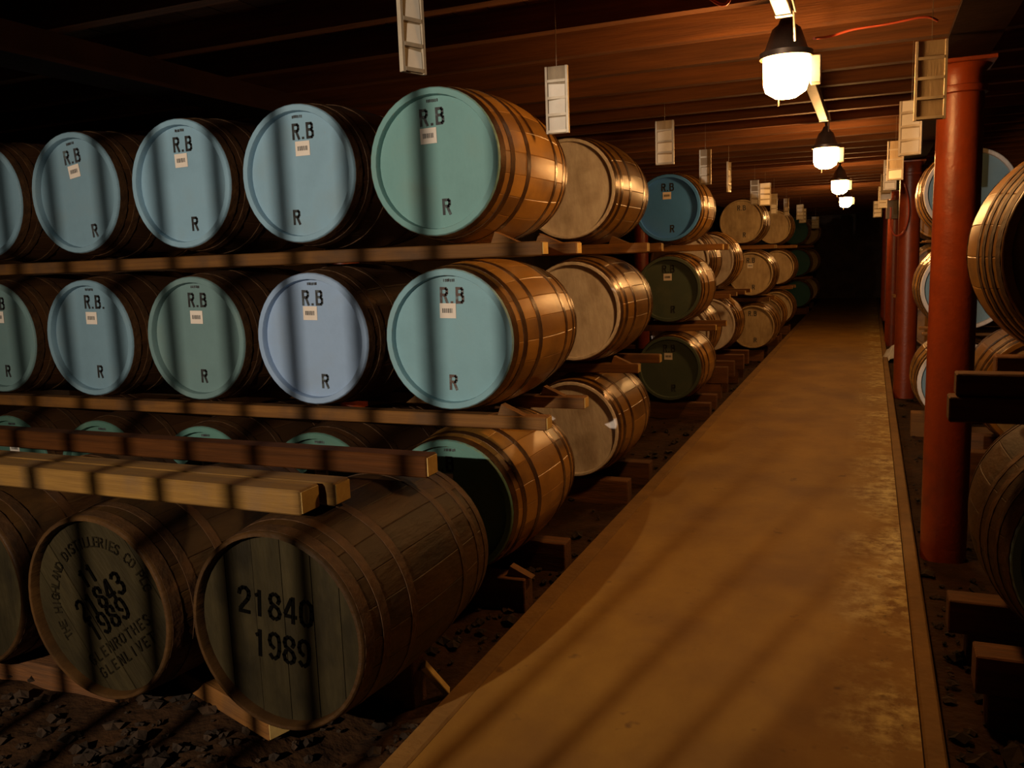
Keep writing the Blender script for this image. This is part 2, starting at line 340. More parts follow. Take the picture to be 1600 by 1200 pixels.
def body_mesh(Rh,Rb,L,m,key):
    k=('bd',Rh,Rb,L,key)
    if k in _cache: return _cache[k]
    mb=MB(); seg=10
    for s in range(NST):
        a0=2*PI*s/NST; q=random.random()
        rel=[-1,-0.86,0.86,1]; rows=[]
        for j in range(seg+1):
            t=j/seg; r=prof_r(t,Rh,Rb); row=[]
            for e in rel:
                a=a0+e*PI/NST; rr=r-(0.0016 if abs(e)>0.9 else 0)
                row.append(len(mb.v)); mb.v.append((rr*math.sin(a),t*L,rr*math.cos(a)))
            rows.append(row)
        for j in range(seg):
            for i in range(3): mb.f.append((rows[j][i],rows[j][i+1],rows[j+1][i+1],rows[j+1][i])); mb.a.append(q)
    mb.lathe([(Rh-0.004,L),(Rh-0.025,L),(Rh-0.028,L-0.03),(0.0,L-0.03)],32,'y')
    _cache[k]=mb.mesh('cask_body',m,17); return _cache[k]
def hoop_mesh(Rh,Rb,L,t,w,m,key):
    k=('hp',Rh,Rb,L,round(t,3),w,key)
    if k in _cache: return _cache[k]
    mb=MB(); t0,t1=t-w/2/L,t+w/2/L; a,b=prof_r(t0,Rh,Rb),prof_r(t1,Rh,Rb)
    mb.lathe([(a-0.002,t0*L),(a+0.0025,t0*L),(b+0.0025,t1*L),(b-0.002,t1*L)],44,'y')
    _cache[k]=mb.mesh('hoop',m,40); return _cache[k]
REC=0.032
def head_mesh(Rh,m,key,rw=0.03):
    k=('hd',Rh,key,rw)
    if k in _cache: return _cache[k]
    mb=MB(); mb.lathe([(0.0,REC),(Rh*0.5,REC),(Rh-rw,REC)],44,'y')
    _cache[k]=mb.mesh('head',m,40); return _cache[k]
def rim_mesh(Rh,m,key,rw=0.03):
    k=('rm',Rh,key,rw)
    if k in _cache: return _cache[k]
    mb=MB(); mb.lathe([(Rh-rw-0.0005,REC),(Rh-rw+0.001,0.002),(Rh-rw+0.003,-0.003),(Rh-0.003,-0.003),(Rh+0.002,0.002),(Rh+0.003,0.012)],44,'y')
    _cache[k]=mb.mesh('rim',m,40); return _cache[k]
HOOPS=(0.035,0.125,0.295,0.705,0.875,0.965)
def cask(X,Y0,Z,label,group,headm,hkey,L=0.90,Rh=0.32,Rb=0.36,staves=False,old=False,dk=False,rimm=None,rkey=None,boards=None,hoops=HOOPS,tilt=0.0,yaw=0.0,rw=0.03,dh=False):
    t=empty('cask',(X,Y0+L/2,Z-Rb),(0,0,yaw))
    tag(t,label,'cask',group)
    off=(0,-L/2,Rb); sm=m_stave_old if old else (m_stave_shade if dk else m_stave); hm=m_hoop_rust if (old or dk or dh) else m_hoop; hk='r' if (old or dk or dh) else 'n'; ok='o' if old else ('d' if dk else 'n')
    if staves:
        me=stave_mesh(Rh,Rb,L,sm,ok,rw-0.004)
        r0=random.random()
        for s in range(NST): put('stave',me,t,off,(0,2*PI*(s+r0)/NST,0))
        mb=MB(); mb.lathe([(Rh-0.027,L-0.03),(0,L-0.03)],32,'y'); mb.build('rear_head',sm,t,off)
    else:
        put('cask_body',body_mesh(Rh,Rb,L,sm,ok),t,off,(0,random.uniform(0,6.28),0))
    for i,h in enumerate(hoops):
        put('hoop',hoop_mesh(Rh,Rb,L,h,0.042 if i in (0,len(hoops)-1) else 0.036,hm,hk),t,off,(0,random.uniform(0,6.28),0))
    if boards is None: h=put('head',head_mesh(Rh,headm,hkey,rw),t,off,(0,random.uniform(-0.1,0.1),0))
    else:
        h=empty('head'); h.parent=t; h.location=off; h.rotation_euler=(0,-boards[0],0)
        ri=Rh-rw+0.001; edges=boards[1]
        for i in range(len(edges)-1):
            a,b=edges[i]*ri+0.0012,edges[i+1]*ri-0.0012; mbb=MB(); P=[]
            for s in range(9):
                x=a+(b-a)*s/8; P.append((x,math.sqrt(max(ri*ri-x*x,0))))
            f=[(x,z) for x,z in P]+[(x,-z) for x,z in reversed(P)]
            yy=REC+random.uniform(-0.0015,0.0015)
            mbb.quad([(x,yy,z) for x,z in f]); mbb.quad([(x,yy+0.02,z) for x,z in reversed(f)])
            n=len(f)
            for s in range(n):
                p,q=f[s],f[(s+1)%n]; mbb.quad([(p[0],yy,p[1]),(q[0],yy,q[1]),(q[0],yy+0.02,q[1]),(p[0],yy+0.02,p[1])])
            mbb.build('head_board',headm,h)
        mb=MB(); mb.lathe([(0,REC+0.021),(Rh-rw+0.002,REC+0.021)],30,'y'); mb.build('head_backing',m_black,h)
    put('rim',rim_mesh(Rh,rimm or headm,rkey or hkey,rw),t,off)
    return t,off
YI=REC-0.0022
def rb_marks(t,off,rot=0.0,rx=0.04,ink=None,rb_dx=0.0,lab_dx=-0.01,label=True,small=True,rz=-0.2,dot2=False,lz=0.12,lrot=0.0,R2=True):
    ink=ink or m_black; xf=rotf(rot)
    mb=MB()
    def at(dx,dz): return lambda u,v: xf(u+dx,v+dz)
    w,h,lw=0.032,0.070,0.0125
    strokes(mb,'R',rb_dx-0.058,0.165,w,h,lw,xf,YI); strokes(mb,'.',rb_dx-0.012,0.168,0.03,h,0.011,xf,YI); strokes(mb,'B',rb_dx+0.022,0.165,w,h,lw,xf,YI)
    if dot2: strokes(mb,'.',rb_dx+0.068,0.168,0.03,h,0.011,xf,YI)
    mb.build('stencil_initials',ink,t,off)
    if R2:
        mb=MB(); strokes(mb,'R',rx-0.016,rz-0.033,w,0.066,lw,xf,YI); mb.build('stencil_letter',ink,t,off)
    if small:
        mb=MB()
        for k in range(7):
            x=-0.03+k*0.0085; q=random.uniform(0.004,0.008); z=0.262+random.uniform(-0.001,0.001)
            mb.quad([(*((xf(a,b)[0],YI,xf(a,b)[1])),) for a,b in ((x,z),(x+q,z),(x+q,z+0.013),(x,z+0.013))])
        mb.build('stamped_mark',m_faded,t,off)
    if label:
        x2=rotf(rot+lrot,*xf(lab_dx,lz)); mb=MB()
        P=[x2(a,b) for a,b in ((-0.041,-0.034),(0.041,-0.034),(0.041,0.034),(-0.041,0.034))]
        mb.quad([(p[0],YI-0.0005,p[1]) for p in P]); lb=mb.build('paper_label',m_paper,t,off)
        mb=MB(); x=-0.028
        while x<0.026:
            q=random.uniform(0.0015,0.0045)
            P=[x2(a,b) for a,b in ((x,-0.010),(x+q,-0.010),(x+q,0.011),(x,0.011))]
            mb.quad([(p[0],YI-0.0012,p[1]) for p in P]); x+=q+random.uniform(0.0015,0.003)
        mb.build('barcode',m_faded,lb)
ZA,ZB,ZC=2.035,1.245,0.455
Y2=3.45
G2='casks of the nearest three-tier stack'
# top tier
cA=[(-4.73,m_blue_grey,'bg'),(-3.996,m_blue_grey,'bg'),(-3.254,m_blue,'bl'),(-2.530,m_blue,'bl'),(-1.800,m_teal,'te')]
labA=['cask with blue-grey head cut by the left frame edge, top tier','cask with dull grey-blue head, second from left on top tier','cask with sky-blue head and bold black initials, middle of nearest top tier',
 'sky-blue headed cask, second from aisle end of nearest top tier','teal-green headed cask with shiny oak staves, aisle end of nearest top tier']
for i,(X,m,k) in enumerate(cA):
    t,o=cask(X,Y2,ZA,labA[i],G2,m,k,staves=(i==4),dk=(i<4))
    rb_marks(t,o,rot=[0,0.10,0.0,0.0,0.02][i],rx=[0.03,0.07,0.05,-0.04,0.04][i],ink=[m_faded,m_faded,m_black,m_black,m_faded][i],rb_dx=[0,0.0,0.015,0.03,-0.005][i],lab_dx=[0,-0.005,-0.005,0.02,-0.03][i],rz=[-.2,-.21,-.2,-.2,-.195][i],lrot=[0,.05,0.02,0,0][i])
cB=[(-4.75,m_olive,'ol'),(-4.003,m_blue_grey,'bg2'),(-3.247,m_olive,'ol'),(-2.515,m_lav,'la'),(-1.768,m_aqua,'aq')]
labB=['dull green headed cask cut by the left frame edge, middle tier','grey-blue headed cask with initials followed by a second dot, middle tier','dull green headed cask, third from aisle end of middle tier',
 'palest blue headed cask with white label, middle tier','aqua headed cask with reddish initials, aisle end of nearest middle tier']
for i,(X,m,k) in enumerate(cB):
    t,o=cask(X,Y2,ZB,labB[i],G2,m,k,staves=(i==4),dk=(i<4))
    rb_marks(t,o,rx=[0.03,0.03,0.02,0.05,0.01][i],ink=[m_black,m_black,m_black,m_faded,m_rustink][i],rb_dx=[0,0.02,0.01,0.0,0.015][i],lab_dx=[0,0.0,-0.005,-0.02,-0.01][i],dot2=(i==1),rz=[-.2,-.19,-.2,-.21,-.2][i],lz=[.12,.11,.11,.125,.13][i],rot=-0.02)
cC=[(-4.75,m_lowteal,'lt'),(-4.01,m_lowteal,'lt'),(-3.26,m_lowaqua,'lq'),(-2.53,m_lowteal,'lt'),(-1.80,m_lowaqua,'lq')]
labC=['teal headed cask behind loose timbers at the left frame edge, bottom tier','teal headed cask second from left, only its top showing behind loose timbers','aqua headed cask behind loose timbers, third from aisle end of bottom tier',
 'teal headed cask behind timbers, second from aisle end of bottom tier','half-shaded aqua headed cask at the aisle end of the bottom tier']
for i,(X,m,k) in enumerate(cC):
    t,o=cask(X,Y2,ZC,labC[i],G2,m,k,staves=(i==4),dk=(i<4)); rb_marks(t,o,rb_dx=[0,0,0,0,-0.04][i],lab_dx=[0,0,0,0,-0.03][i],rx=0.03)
# front row of old casks
GD='weathered casks lying in the front row'
t,o=cask(-1.671,2.0,0.485,'weathered dark cask stencilled 21840 1989 nearest the walkway',GD,m_dhead,'dh',staves=True,old=True,Rb=0.352,rimm=m_stave_old,rkey='so',rw=0.016,boards=(0.0,(-1,-0.66,-0.3,0.06,0.42,0.74,1)))
mb=MB(); xf=rotf(-0.07,-0.015,0.07); line_text(mb,'21840',0.040,0.019,0.082,0.0125,xf,YI-0.002); mb.build('stencil_number',m_ink,t,o)
mb=MB(); xf=rotf(-0.07,0.0,-0.065); line_text(mb,'1989',0.040,0.016,0.085,0.0125,xf,YI-0.002); mb.build('stencil_year',m_ink,t,o)
t,o=cask(-2.372,1.958,0.485,'weathered cask with ring of faint lettering around tilted number 21843',GD,m_dhead,'dh',staves=True,old=True,Rb=0.346,rimm=m_stave_old,rkey='so',rw=0.016,boards=(0.62,(-1,-0.6,-0.25,0.1,0.45,0.8,1)))
A=0.60; yy=YI-0.002
mb=MB(); 
line_text(mb,'11',0.03,0.014,0.06,0.011,rotf(A,-0.060,0.100),yy); line_text(mb,'21843',0.036,0.018,0.072,0.012,rotf(A,-0.012,0.030),yy); line_text(mb,'1989',0.038,0.018,0.072,0.012,rotf(A,0.015,-0.045),yy); mb.build('stencil_number',m_ink,t,o)
mb=MB(); ring_text(mb,'THE HIGHLAND DISTILLERIES CO PLC',0.225,PI*1.20,PI*0.13,0.034,0.020,0.0055,yy)
mb.build('faint_ring_lettering',m_faint,t,o); mb=MB(); line_text(mb,'GLENROTHES',0.022,0.014,0.036,0.0055,rotf(A,0.055,-0.115),yy); mb.build('faint_lettering',m_faint,t,o); mb=MB(); line_text(mb,'GLENLIVET',0.022,0.014,0.036,0.0055,rotf(A,0.085,-0.165),yy); mb.build('faint_lettering',m_faint,t,o)
cask(-3.07,1.98,0.485,'weathered cask at the left frame edge of the front row',GD,m_dhead,'dh',old=True,Rb=0.346,rimm=m_stave_old,rkey='so',rw=0.016)
# white headed stack
GE='white headed stack behind the nearest stack'
for z,Y,X,l in ((ZA,5.38,-1.835,'whitewashed head cask on the top tier behind the nearest stack'),(ZB,5.27,-1.785,'whitewashed head cask on the middle tier behind the nearest stack'),(ZC,5.30,-1.82,'whitewashed head cask on the ground tier behind the nearest stack')):
    t,o=cask(X,Y,z,l,GE,m_white,'wh',staves=True,rw=0.019)
GF='initialled stack with one blue and two dark green heads'
for z,m,k,l in ((ZA,m_deep,'de','deep blue headed cask, top of the third stack along the aisle'),(ZB,m_dgreen,'dg','dark green headed cask, middle of the third stack along the aisle'),(ZC,m_dgreen,'dg','dark green headed cask, bottom of the third stack along the aisle')):
    t,o=cask(-1.84,8.4,z,l,GF,m,k); rb_marks(t,o,small=False)
GG='larger dark casks two tiers high beyond the third stack'
for X,Y,z,l in ((-1.98,9.62,1.50,'upper cask showing only its side directly behind the third stack'),(-1.98,9.62,0.70,'lower cask showing only its side directly behind the third stack'),
                (-1.90,10.9,1.48,'upper cask with pale head mostly hidden, second behind the third stack'),(-1.88,10.9,0.68,'lower cask mostly hidden, second behind the third stack')):
    cask(X,Y,z,l,GG,m_white,'wh',rw=0.02,old=False,Rh=0.33,Rb=0.375,hoops=(0.035,0.1,0.2,0.31,0.69,0.8,0.9,0.965))
GH='tan headed casks further down the aisle'
for X,Y,z,l in ((-1.80,13.3,2.03,'tan headed cask with initials on top of the fourth visible stack'),(-1.65,13.2,1.25,'tan headed cask on the middle tier of the fourth visible stack'),(-1.62,13.2,0.455,'tan headed cask on the ground tier of the fourth visible stack')):
    t,o=cask(X,Y,z,l,GH,m_tan,'ta',rw=0.02); rb_marks(t,o,label=(z<1.5 and z>1),small=False,ink=m_faded)
cask(-1.70,15.3,0.455,'brown cask seen from its side low behind the tan stack',GH,m_tan,'ta',rw=0.02)
for X,Y,z,l in ((-1.76,17.5,2.03,'tan headed cask on top of the fifth visible stack'),(-1.68,17.4,1.25,'tan headed cask on the middle tier of the fifth visible stack'),(-1.70,17.4,0.455,'tan headed cask on the ground tier of the fifth visible stack')): cask(X,Y,z,l,GH,m_tan,'ta',rw=0.02)
GJ='teal headed casks at the dark far end'
for X,Y,z,l in ((-1.78,22.8,2.03,'dark teal headed cask on the top tier at the far end'),(-1.72,22.8,1.24,'dark teal headed cask on the middle tier at the far end'),(-1.70,22.8,0.455,'dark teal headed cask on the ground tier at the far end')): cask(X,Y,z,l,GJ,m_dteal,'dt',rw=0.02)
for z,l in ((2.03,'farthest brown cask on the top tier'),(1.24,'farthest brown cask on the middle tier'),(0.455,'farthest brown cask on the ground tier')): cask(-1.66,25.2,z,l,GJ,m_tan,'ta',rw=0.02)
# right hand block
GR='casks to the right of the red columns'
cask(0.72,3.05,1.562,'big oak cask on the upper rails at the right frame edge',GR,m_tan,'ta',staves=True,Rh=0.345,Rb=0.39,rimm=m_stave,rkey='sn',dh=True,hoops=(0.035,0.12,0.21,0.30,0.70,0.79,0.88,0.965))
cask(0.76,3.0,0.60,'big dark cask on the ground at the right frame edge',GR,m_aqua,'aq',staves=True,old=True,Rh=0.325,Rb=0.40,hoops=(0.035,0.12,0.21,0.30,0.70,0.79,0.88,0.965))
cask(1.02,6.0,0.66,'brown cask glimpsed between red column and the big casks',GR,m_tan,'ta',Rh=0.36,Rb=0.40,rimm=m_stave,rkey='sn')
for X in (0.69,1.45):
    for z,l in ((1.99,'top'),(1.25,'middle'),(0.50,'ground')):
        p='beside the nearest red column' if X<1 else 'to the right of the nearest red column'
        cask(X,7.5,z,'blue headed cask %s, %s tier'%(p,l),GR,m_teal if X>1 else m_blue_grey,'te' if X>1 else 'bg',rimm=m_white,rkey='wh') if X<1 else cask(X,7.5,z,'blue headed cask %s, %s tier'%(p,l),GR,m_teal,'te')
for z,l in ((1.99,'top'),(1.25,'middle'),(0.50,'ground')): cask(0.84,13.0,z,'distant cask behind the second red column, %s tier'%l,GR,m_stave,'sv',dh=True)

# ------------------------------------------------------------------ rails, runners, chocks
def pile(name,x0,x1,y,z0,z1,w,m,label,cat,group):
    n=2; h=(z1-z0)/n
    for k in range(n): timber(name,x0+(0.0 if k else 0.05)+random.uniform(0,.03),x1-(0.0 if k else 0.06)-random.uniform(0,.03),y+random.uniform(-.015,.015),z0+k*h,z0+(k+1)*h-0.001,w,m,('upper' if k else 'lower')+' timber of the '+label,cat,group,endm=False)
def timber(name,x0,x1,y,z0,z1,w,m,label,cat='timber',group=None,rz=0.0,endm=True,rx=0.0):
    xc=(x0+x1)/2; h=(x1-x0)/2
    t=empty(name,(xc,y,z0),(rx,0,rz)); tag(t,label,cat,group)
    mb=MB(); mb.box(-h,h,-w/2,w/2,0,z1-z0,bev=0.005); mb.build('beam',m,t)
    if endm:
        mb=MB(); mb.box(h,h+0.003,-w/2+.006,w/2-.006,0.006,z1-z0-.006); mb.build('cut_end',m_pine_end,t)
    return t
GRAIL='stowing rails between the tiers'
timber('stowing_rail',-6.0,-1.335,Y2+0.14,ZA-0.36-0.065,ZA-0.362,0.075,m_rail,'front rail carrying the nearest top tier','rail',GRAIL)
timber('stowing_rail',-6.0,-1.36,Y2+0.70,ZA-0.36-0.065,ZA-0.362,0.075,m_rail,'rear rail carrying the nearest top tier','rail',GRAIL)
timber('stowing_rail',-6.0,-1.34,Y2+0.14,ZB-0.36-0.065,ZB-0.362,0.075,m_rail,'front rail carrying the nearest middle tier','rail',GRAIL)
timber('stowing_rail',-6.0,-1.34,Y2+0.70,ZB-0.36-0.065,ZB-0.362,0.075,m_rail,'rear rail carrying the nearest middle tier','rail',GRAIL)
for nm,Y,za,zb in (('white headed',5.33,ZA,ZB),('third',8.4,ZA,ZB),('fourth',13.3,ZA,ZB),('fifth',17.4,ZA,ZB),('far end teal',22.8,ZA,ZB)):
    for q,dy in (('front',0.16),('rear',0.70)):
        timber('stowing_rail',-4.6,-1.33 if q=='front' else -1.36,Y+dy,za-0.36-0.065,za-0.362,0.07,m_rail,'%s rail under the top tier of the %s stack'%(q,nm),'rail',GRAIL)
        timber('stowing_rail',-4.6,-1.40 if q=='front' else -1.38,Y+dy,zb-0.36-0.065,zb-0.362,0.07,m_rail,'%s rail under the middle tier of the %s stack'%(q,nm),'rail',GRAIL)
for q,dy in (('front',0.2),('rear',0.72)): timber('stowing_rail',-4.6,-1.45,9.62+dy,1.07,1.12,0.07,m_rail,'%s rail between two tiers directly behind the third stack'%q,'rail',GRAIL)
for q,dy in (('front',0.2),('rear',0.72)): timber('stowing_rail',-4.6,-1.45,10.9+dy,1.05,1.10,0.07,m_rail,'%s rail between the two tiers before the tan stack'%q,'rail',GRAIL)
GRUN='runners on the ground at the left of the walkway'
for nm,Y,z in (('nearest',Y2,0.093),('white headed',5.3,0.093),('third',8.4,0.093),('side-on',9.62,0.30),('pale hidden',10.9,0.29),('fourth',13.2,0.093),('lone brown',15.3,0.093),('fifth',17.4,0.093),('far end teal',22.8,0.093),('farthest',25.2,0.093)):
    for q,dy in (('front',0.16),('rear',0.70)):
        (pile('ground_runner',-5.0,-1.46,Y+dy,GZ-0.03,z,0.11,m_dirty,'%s runners under the %s stack'%(q,nm),'timber',GRUN) if z>0.2 else timber('ground_runner',-5.0,-1.45-random.uniform(0,0.03),Y+dy,GZ-0.03,z,0.11,m_dirty,'%s ground runner under the %s stack'%(q,nm),'timber',GRUN,endm=False))
timber('ground_runner',-2.37,-1.76,2.21,0.055,0.130,0.085,m_rail,'short reddish runner with pale cut end under the 21840 cask','timber',GRUN,rz=-0.33)
timber('ground_runner',-4.0,-1.55,2.66,GZ-0.03,0.130,0.10,m_dirty,'rear ground runner under the front row of weathered casks','timber',GRUN,endm=False)
timber('ground_runner',-4.0,-2.45,2.16,GZ-0.03,0.130,0.10,m_dirty,'front ground runner under the left weathered casks','timber',GRUN,endm=False)
# loose baulks lying on the front row
timber('loose_baulk',-3.6,-1.60,2.13,0.838,0.918,0.10,m_pine,'nearest pale sawn baulk lying on the front casks','timber','loose baulks on the front casks')
timber('loose_baulk',-3.6,-1.56,2.25,0.836,0.912,0.09,m_pine,'shorter showing baulk right behind the nearest one','timber','loose baulks on the front casks',rz=0.0)
timber('loose_baulk',-4.3,-1.44,2.64,0.836,0.915,0.085,m_brown,'darker baulk farthest back on the front casks','timber','loose baulks on the front casks')
# right block rails
GRR='rails of the right hand block'
timber('stowing_rail',0.275,2.4,3.22,1.09,1.166,0.09,m_dirty,'upper dark rail under the big oak cask at right','rail',GRR)
timber('stowing_rail',0.255,2.4,3.21,1.003,1.088,0.10,m_dirty,'lower dark rail stacked under the right upper rail','rail',GRR,endm=False)
timber('stowing_rail',0.45,2.4,3.72,1.09,1.166,0.09,m_dirty,'rear upper rail under the big oak cask at right','rail',GRR,endm=False)
timber('stowing_rail',0.45,2.4,3.72,1.003,1.088,0.10,m_dirty,'rear lower rail under the big oak cask at right','rail',GRR,endm=False)
pile('ground_runner',0.34,2.4,3.20,GZ-0.03,0.196,0.13,m_dirty,'near runners under the right big dark cask','timber',GRR)
pile('ground_runner',0.31,2.4,3.70,GZ-0.03,0.196,0.12,m_dirty,'rear runners under the right big dark cask','timber',GRR)
for q,dy in (('front',0.15),('rear',0.7)):
    timber('ground_runner',0.50,2.4,6.0+dy,GZ-0.03,0.255,0.12,m_dirty,'%s runner under the brown cask behind the column'%q,'timber',GRR,endm=False)
    timber('ground_runner',0.50 if dy<.5 else 0.36,2.4,7.5+dy,GZ-0.03,0.137,0.12,m_rail,'%s ground runner under the blue casks beside the column'%q,'timber',GRR,endm=False)
    timber('stowing_rail',0.40,2.4,7.5+dy,0.866,0.888,0.09,m_rail,'%s low rail of the blue casks beside the column'%q,'rail',GRR)
    timber('stowing_rail',0.40,2.4,7.5+dy,1.612,1.628,0.09,m_rail,'%s high rail of the blue casks beside the column'%q,'rail',GRR)
    timber('ground_runner',0.40,2.4,13.0+dy,GZ-0.03,0.137,0.12,m_rail,'%s ground runner under the distant right casks'%q,'timber',GRR,endm=False)
    timber('stowing_rail',0.30,2.4,13.0+dy,0.866,0.888,0.09,m_rail,'%s low rail of the distant right casks'%q,'rail',GRR)
    timber('stowing_rail',0.40,2.4,13.0+dy,1.612,1.628,0.09,m_rail,'%s high rail of the distant right casks'%q,'rail',GRR)
def chock(x,y,z,label,l=0.13,h=0.05,w=0.05,flip=1,m=m_rail):
    mb=MB(); P=[(0,0),(l*flip,0),(l*0.15*flip,h)]
    for s in (-w/2,w/2): mb.quad([(p[0],s,p[1]) for p in P])
    for i in range(3):
        a,b=P[i],P[(i+1)%3]; mb.quad([(a[0],-w/2,a[1]),(b[0],-w/2,b[1]),(b[0],w/2,b[1]),(a[0],w/2,a[1])])
    tag(mb.build('wedge_chock',m,None,(x,y,z)),label,'chock','wedges beside the end casks')
for n,zr in (('top',ZA-.362),('middle',ZB-.362)):
    chock(-1.585,Y2+0.14,zr,'wedge on the front rail beside the end cask, nearest %s tier'%n)
    chock(-1.585,Y2+0.70,zr,'wedge on the rear rail beside the end cask, nearest %s tier'%n)
    chock(-1.585,5.49,zr,'wedge on the rail beside the white headed cask, %s tier'%n)
chock(-1.58,Y2+0.16,0.093,'wedge on the ground runner beside the nearest bottom cask')
mb=MB(); mb.box(-0.012,0.012,-0.02,0.02,0,0.16,bev=0.003); tag(mb.build('timber_offcut',m_pine_end,None,(-1.47,2.73,GZ),(0.25,-0.55,0.3)),'small pale wood offcut leaning by the 21840 cask','offcut')

# rubble
def rock(mb,x,y,z,s):
    n0=len(mb.v); rz=random.uniform(0,6.3); c,sn=math.cos(rz),math.sin(rz); sc=(s*random.uniform(.7,1.4),s*random.uniform(.7,1.2),s*random.uniform(.4,.8))
    P=[(1,0,0),(-1,0,0),(0,1,0),(0,-1,0),(0,0,1),(0,0,-1)]+[(a*.68,b*.68,d*.68) for a in (-1,1) for b in (-1,1) for d in (1,)]
    q=[]
    for p in P:
        k=random.uniform(.8,1.15); u=(p[0]*sc[0]*k,p[1]*sc[1]*k,p[2]*sc[2]*k); mb.v.append((x+u[0]*c-u[1]*sn,y+u[0]*sn+u[1]*c,z+u[2]))
    a=random.random()
    A=lambda i:n0+i
    F=[(0,9,4),(0,4,8),(0,2,9),(2,4,9),(2,7,4),(2,1,7),(1,4,7),(1,6,4),(1,3,6),(3,4,6),(3,8,4),(3,0,8),(0,5,2),(2,5,1),(1,5,3),(3,5,0)]
    for f in F: mb.f.append(tuple(A(i) for i in f)); mb.a.append(a)
mb=MB()
for k in range(2600):
    if random.random()<0.6: x=random.uniform(-3.1,XL-0.03)
    else: x=random.uniform(XR+0.03,1.3)
    y=random.uniform(0.9,4.5) if random.random()<0.7 else random.uniform(4.5,14)
    if min((x-.395)**2+(y-4.93)**2,(x-.375)**2+(y-10.28)**2,(x+1.47)**2+(y-2.75)**2)<0.03: continue
    rock(mb,x,y,gz(x,y)-0.01,random.choice((.008,.012,.012,.018,.025,.035)))
for k in range(70): rock(mb,random.uniform(XR+0.05,0.9),random.uniform(2.2,3.05),GZ,random.uniform(.025,.055))
o=mb.build('rubble',m_stone); o['kind']='stuff'; tag(o,'loose dark rubble and cinders strewn on the earth beside the walkway','rubble')

# ------------------------------------------------------------------ columns
def column(x,y,label,group='red cast iron columns'):
    t=empty('iron_column',(x,y,GZ-0.03)); tag(t,label,'column',group); z0=GZ-0.03
    mb=MB(); mb.lathe([(0.112,0),(0.112,1.2),(0.106,2.34-z0)],28,'z'); mb.build('shaft',m_red,t,smooth=40)
    mb=MB(); mb.lathe([(0.106,2.325-z0),(0.121,2.33-z0),(0.123,2.345-z0),(0.121,2.36-z0),(0.106,2.365-z0)],28,'z'); mb.build('collar',m_red,t,smooth=50)
    mb=MB(); mb.lathe([(0.106,2.36-z0),(0.106,2.43-z0),(0.135,2.462-z0)],28,'z'); mb.build('capital',m_red,t,smooth=50)
    mb=MB(); mb.box(-0.14,0.14,-0.16,0.16,2.46-z0,2.479-z0,bev=0.003); mb.build('top_plate',m_red,t)
for x,y,l in ((0.395,4.93,'nearest and thickest red iron column at the walkway edge'),(0.375,10.28,'second red iron column, the one with the hanging cable loop'),(0.355,15.6,'third red iron column along the right of the walkway'),(0.34,20.9,'fourth red iron column along the right of the walkway'),
              (-3.295,4.93,'red iron column hidden behind the nearest stack'),(-3.26,13.0,'red iron column glimpsed left of the third stack')): column(x,y,l)
mb=MB(); mb.box(-0.09,0.09,-0.06,0.06,0,0.3,bev=0.006); b=mb.build('switch_box',m_metal,None,(0.30,15.40,2.02)); tag(b,'dark metal switch box high on the third red column','box')
mb=MB(); mb.box(-0.075,0.075,-0.066,-0.06,0.02,0.28,bev=0.002); mb.build('lid',m_metal,b)

# ------------------------------------------------------------------ aisle lamps
def lamp(x,y,z,label):
    t=empty('well_glass_lamp',(x,y,z-0.10)); tag(t,label,'lamp','lamps hanging over the walkway')
    mb=MB(); mb.lathe([(0.0,0.0),(0.045,0.004),(0.085,0.03),(0.095,0.06),(0.097,0.165),(0.0,0.165)],28,'z'); mb.build('glass_jar',m_glow,t,smooth=40)
    mb=MB(); mb.lathe([(0.098,0.166),(0.112,0.168),(0.112,0.192),(0.09,0.205),(0.06,0.29),(0.035,0.31),(0.02,0.345),(0.0,0.345)],28,'z'); mb.build('housing',m_metal,t,smooth=40)
    mb=MB(); mb.tube([(0,0,0.34),(0,0,JZ+0.126-(z-0.10))],0.011); mb.build('stem',m_metal,t)
    mb=MB(); mb.box(0.101,0.145,-0.03,0.03,0.05,0.165,bev=0.004); mb.build('side_clamp',m_trunk,t)
    mb=MB(); mb.tube([(-0.03,0,0.006),(-0.03,0,-0.03)],0.004); mb.build('drain_pin',m_metal,t)
for x,y,l in ((-0.36,4.04,'nearest and brightest lamp over the walkway'),(-0.368,7.78,'second lamp over the walkway'),(-0.379,11.63,'third lamp over the walkway'),(-0.414,15.64,'smallest and farthest lamp over the walkway')):
    lamp(x,y,2.35,l)
for y0,y1,l in ((2.2,3.66,'pale trunking length cut by the top frame edge'),(5.05,6.72,'pale trunking length just beyond the nearest lamp')):
    t=empty('trunking',(-0.335,(y0+y1)/2,2.50)); tag(t,l,'trunking','trunking lengths above the walkway')
    h=(y1-y0)/2; mb=MB(); mb.box(-0.03,0.03,-h,h,0,0.05,bev=0.003); mb.build('channel',m_trunk,t)
    mb=MB(); mb.box(-0.032,0.032,h-0.03,h+0.003,-0.003,0.052); mb.build('end_cap',m_trunk,t)
    for s in (-1,1): mb=MB(); mb.tube([(0,s*h*0.7,0.05),(0,s*h*0.7,JZ-2.50+0.126)],0.006); mb.build('hanger',m_metal,t)
    mb=MB(); mb.tube([(0.045,h-0.25,0.02),(0.05,h-0.1,-0.01),(0.035,h,0.02),(0.03,h+0.10,-0.02),(0.025,h+0.2,-0.05)],0.005); mb.build('loose_lead',m_trunk,t)

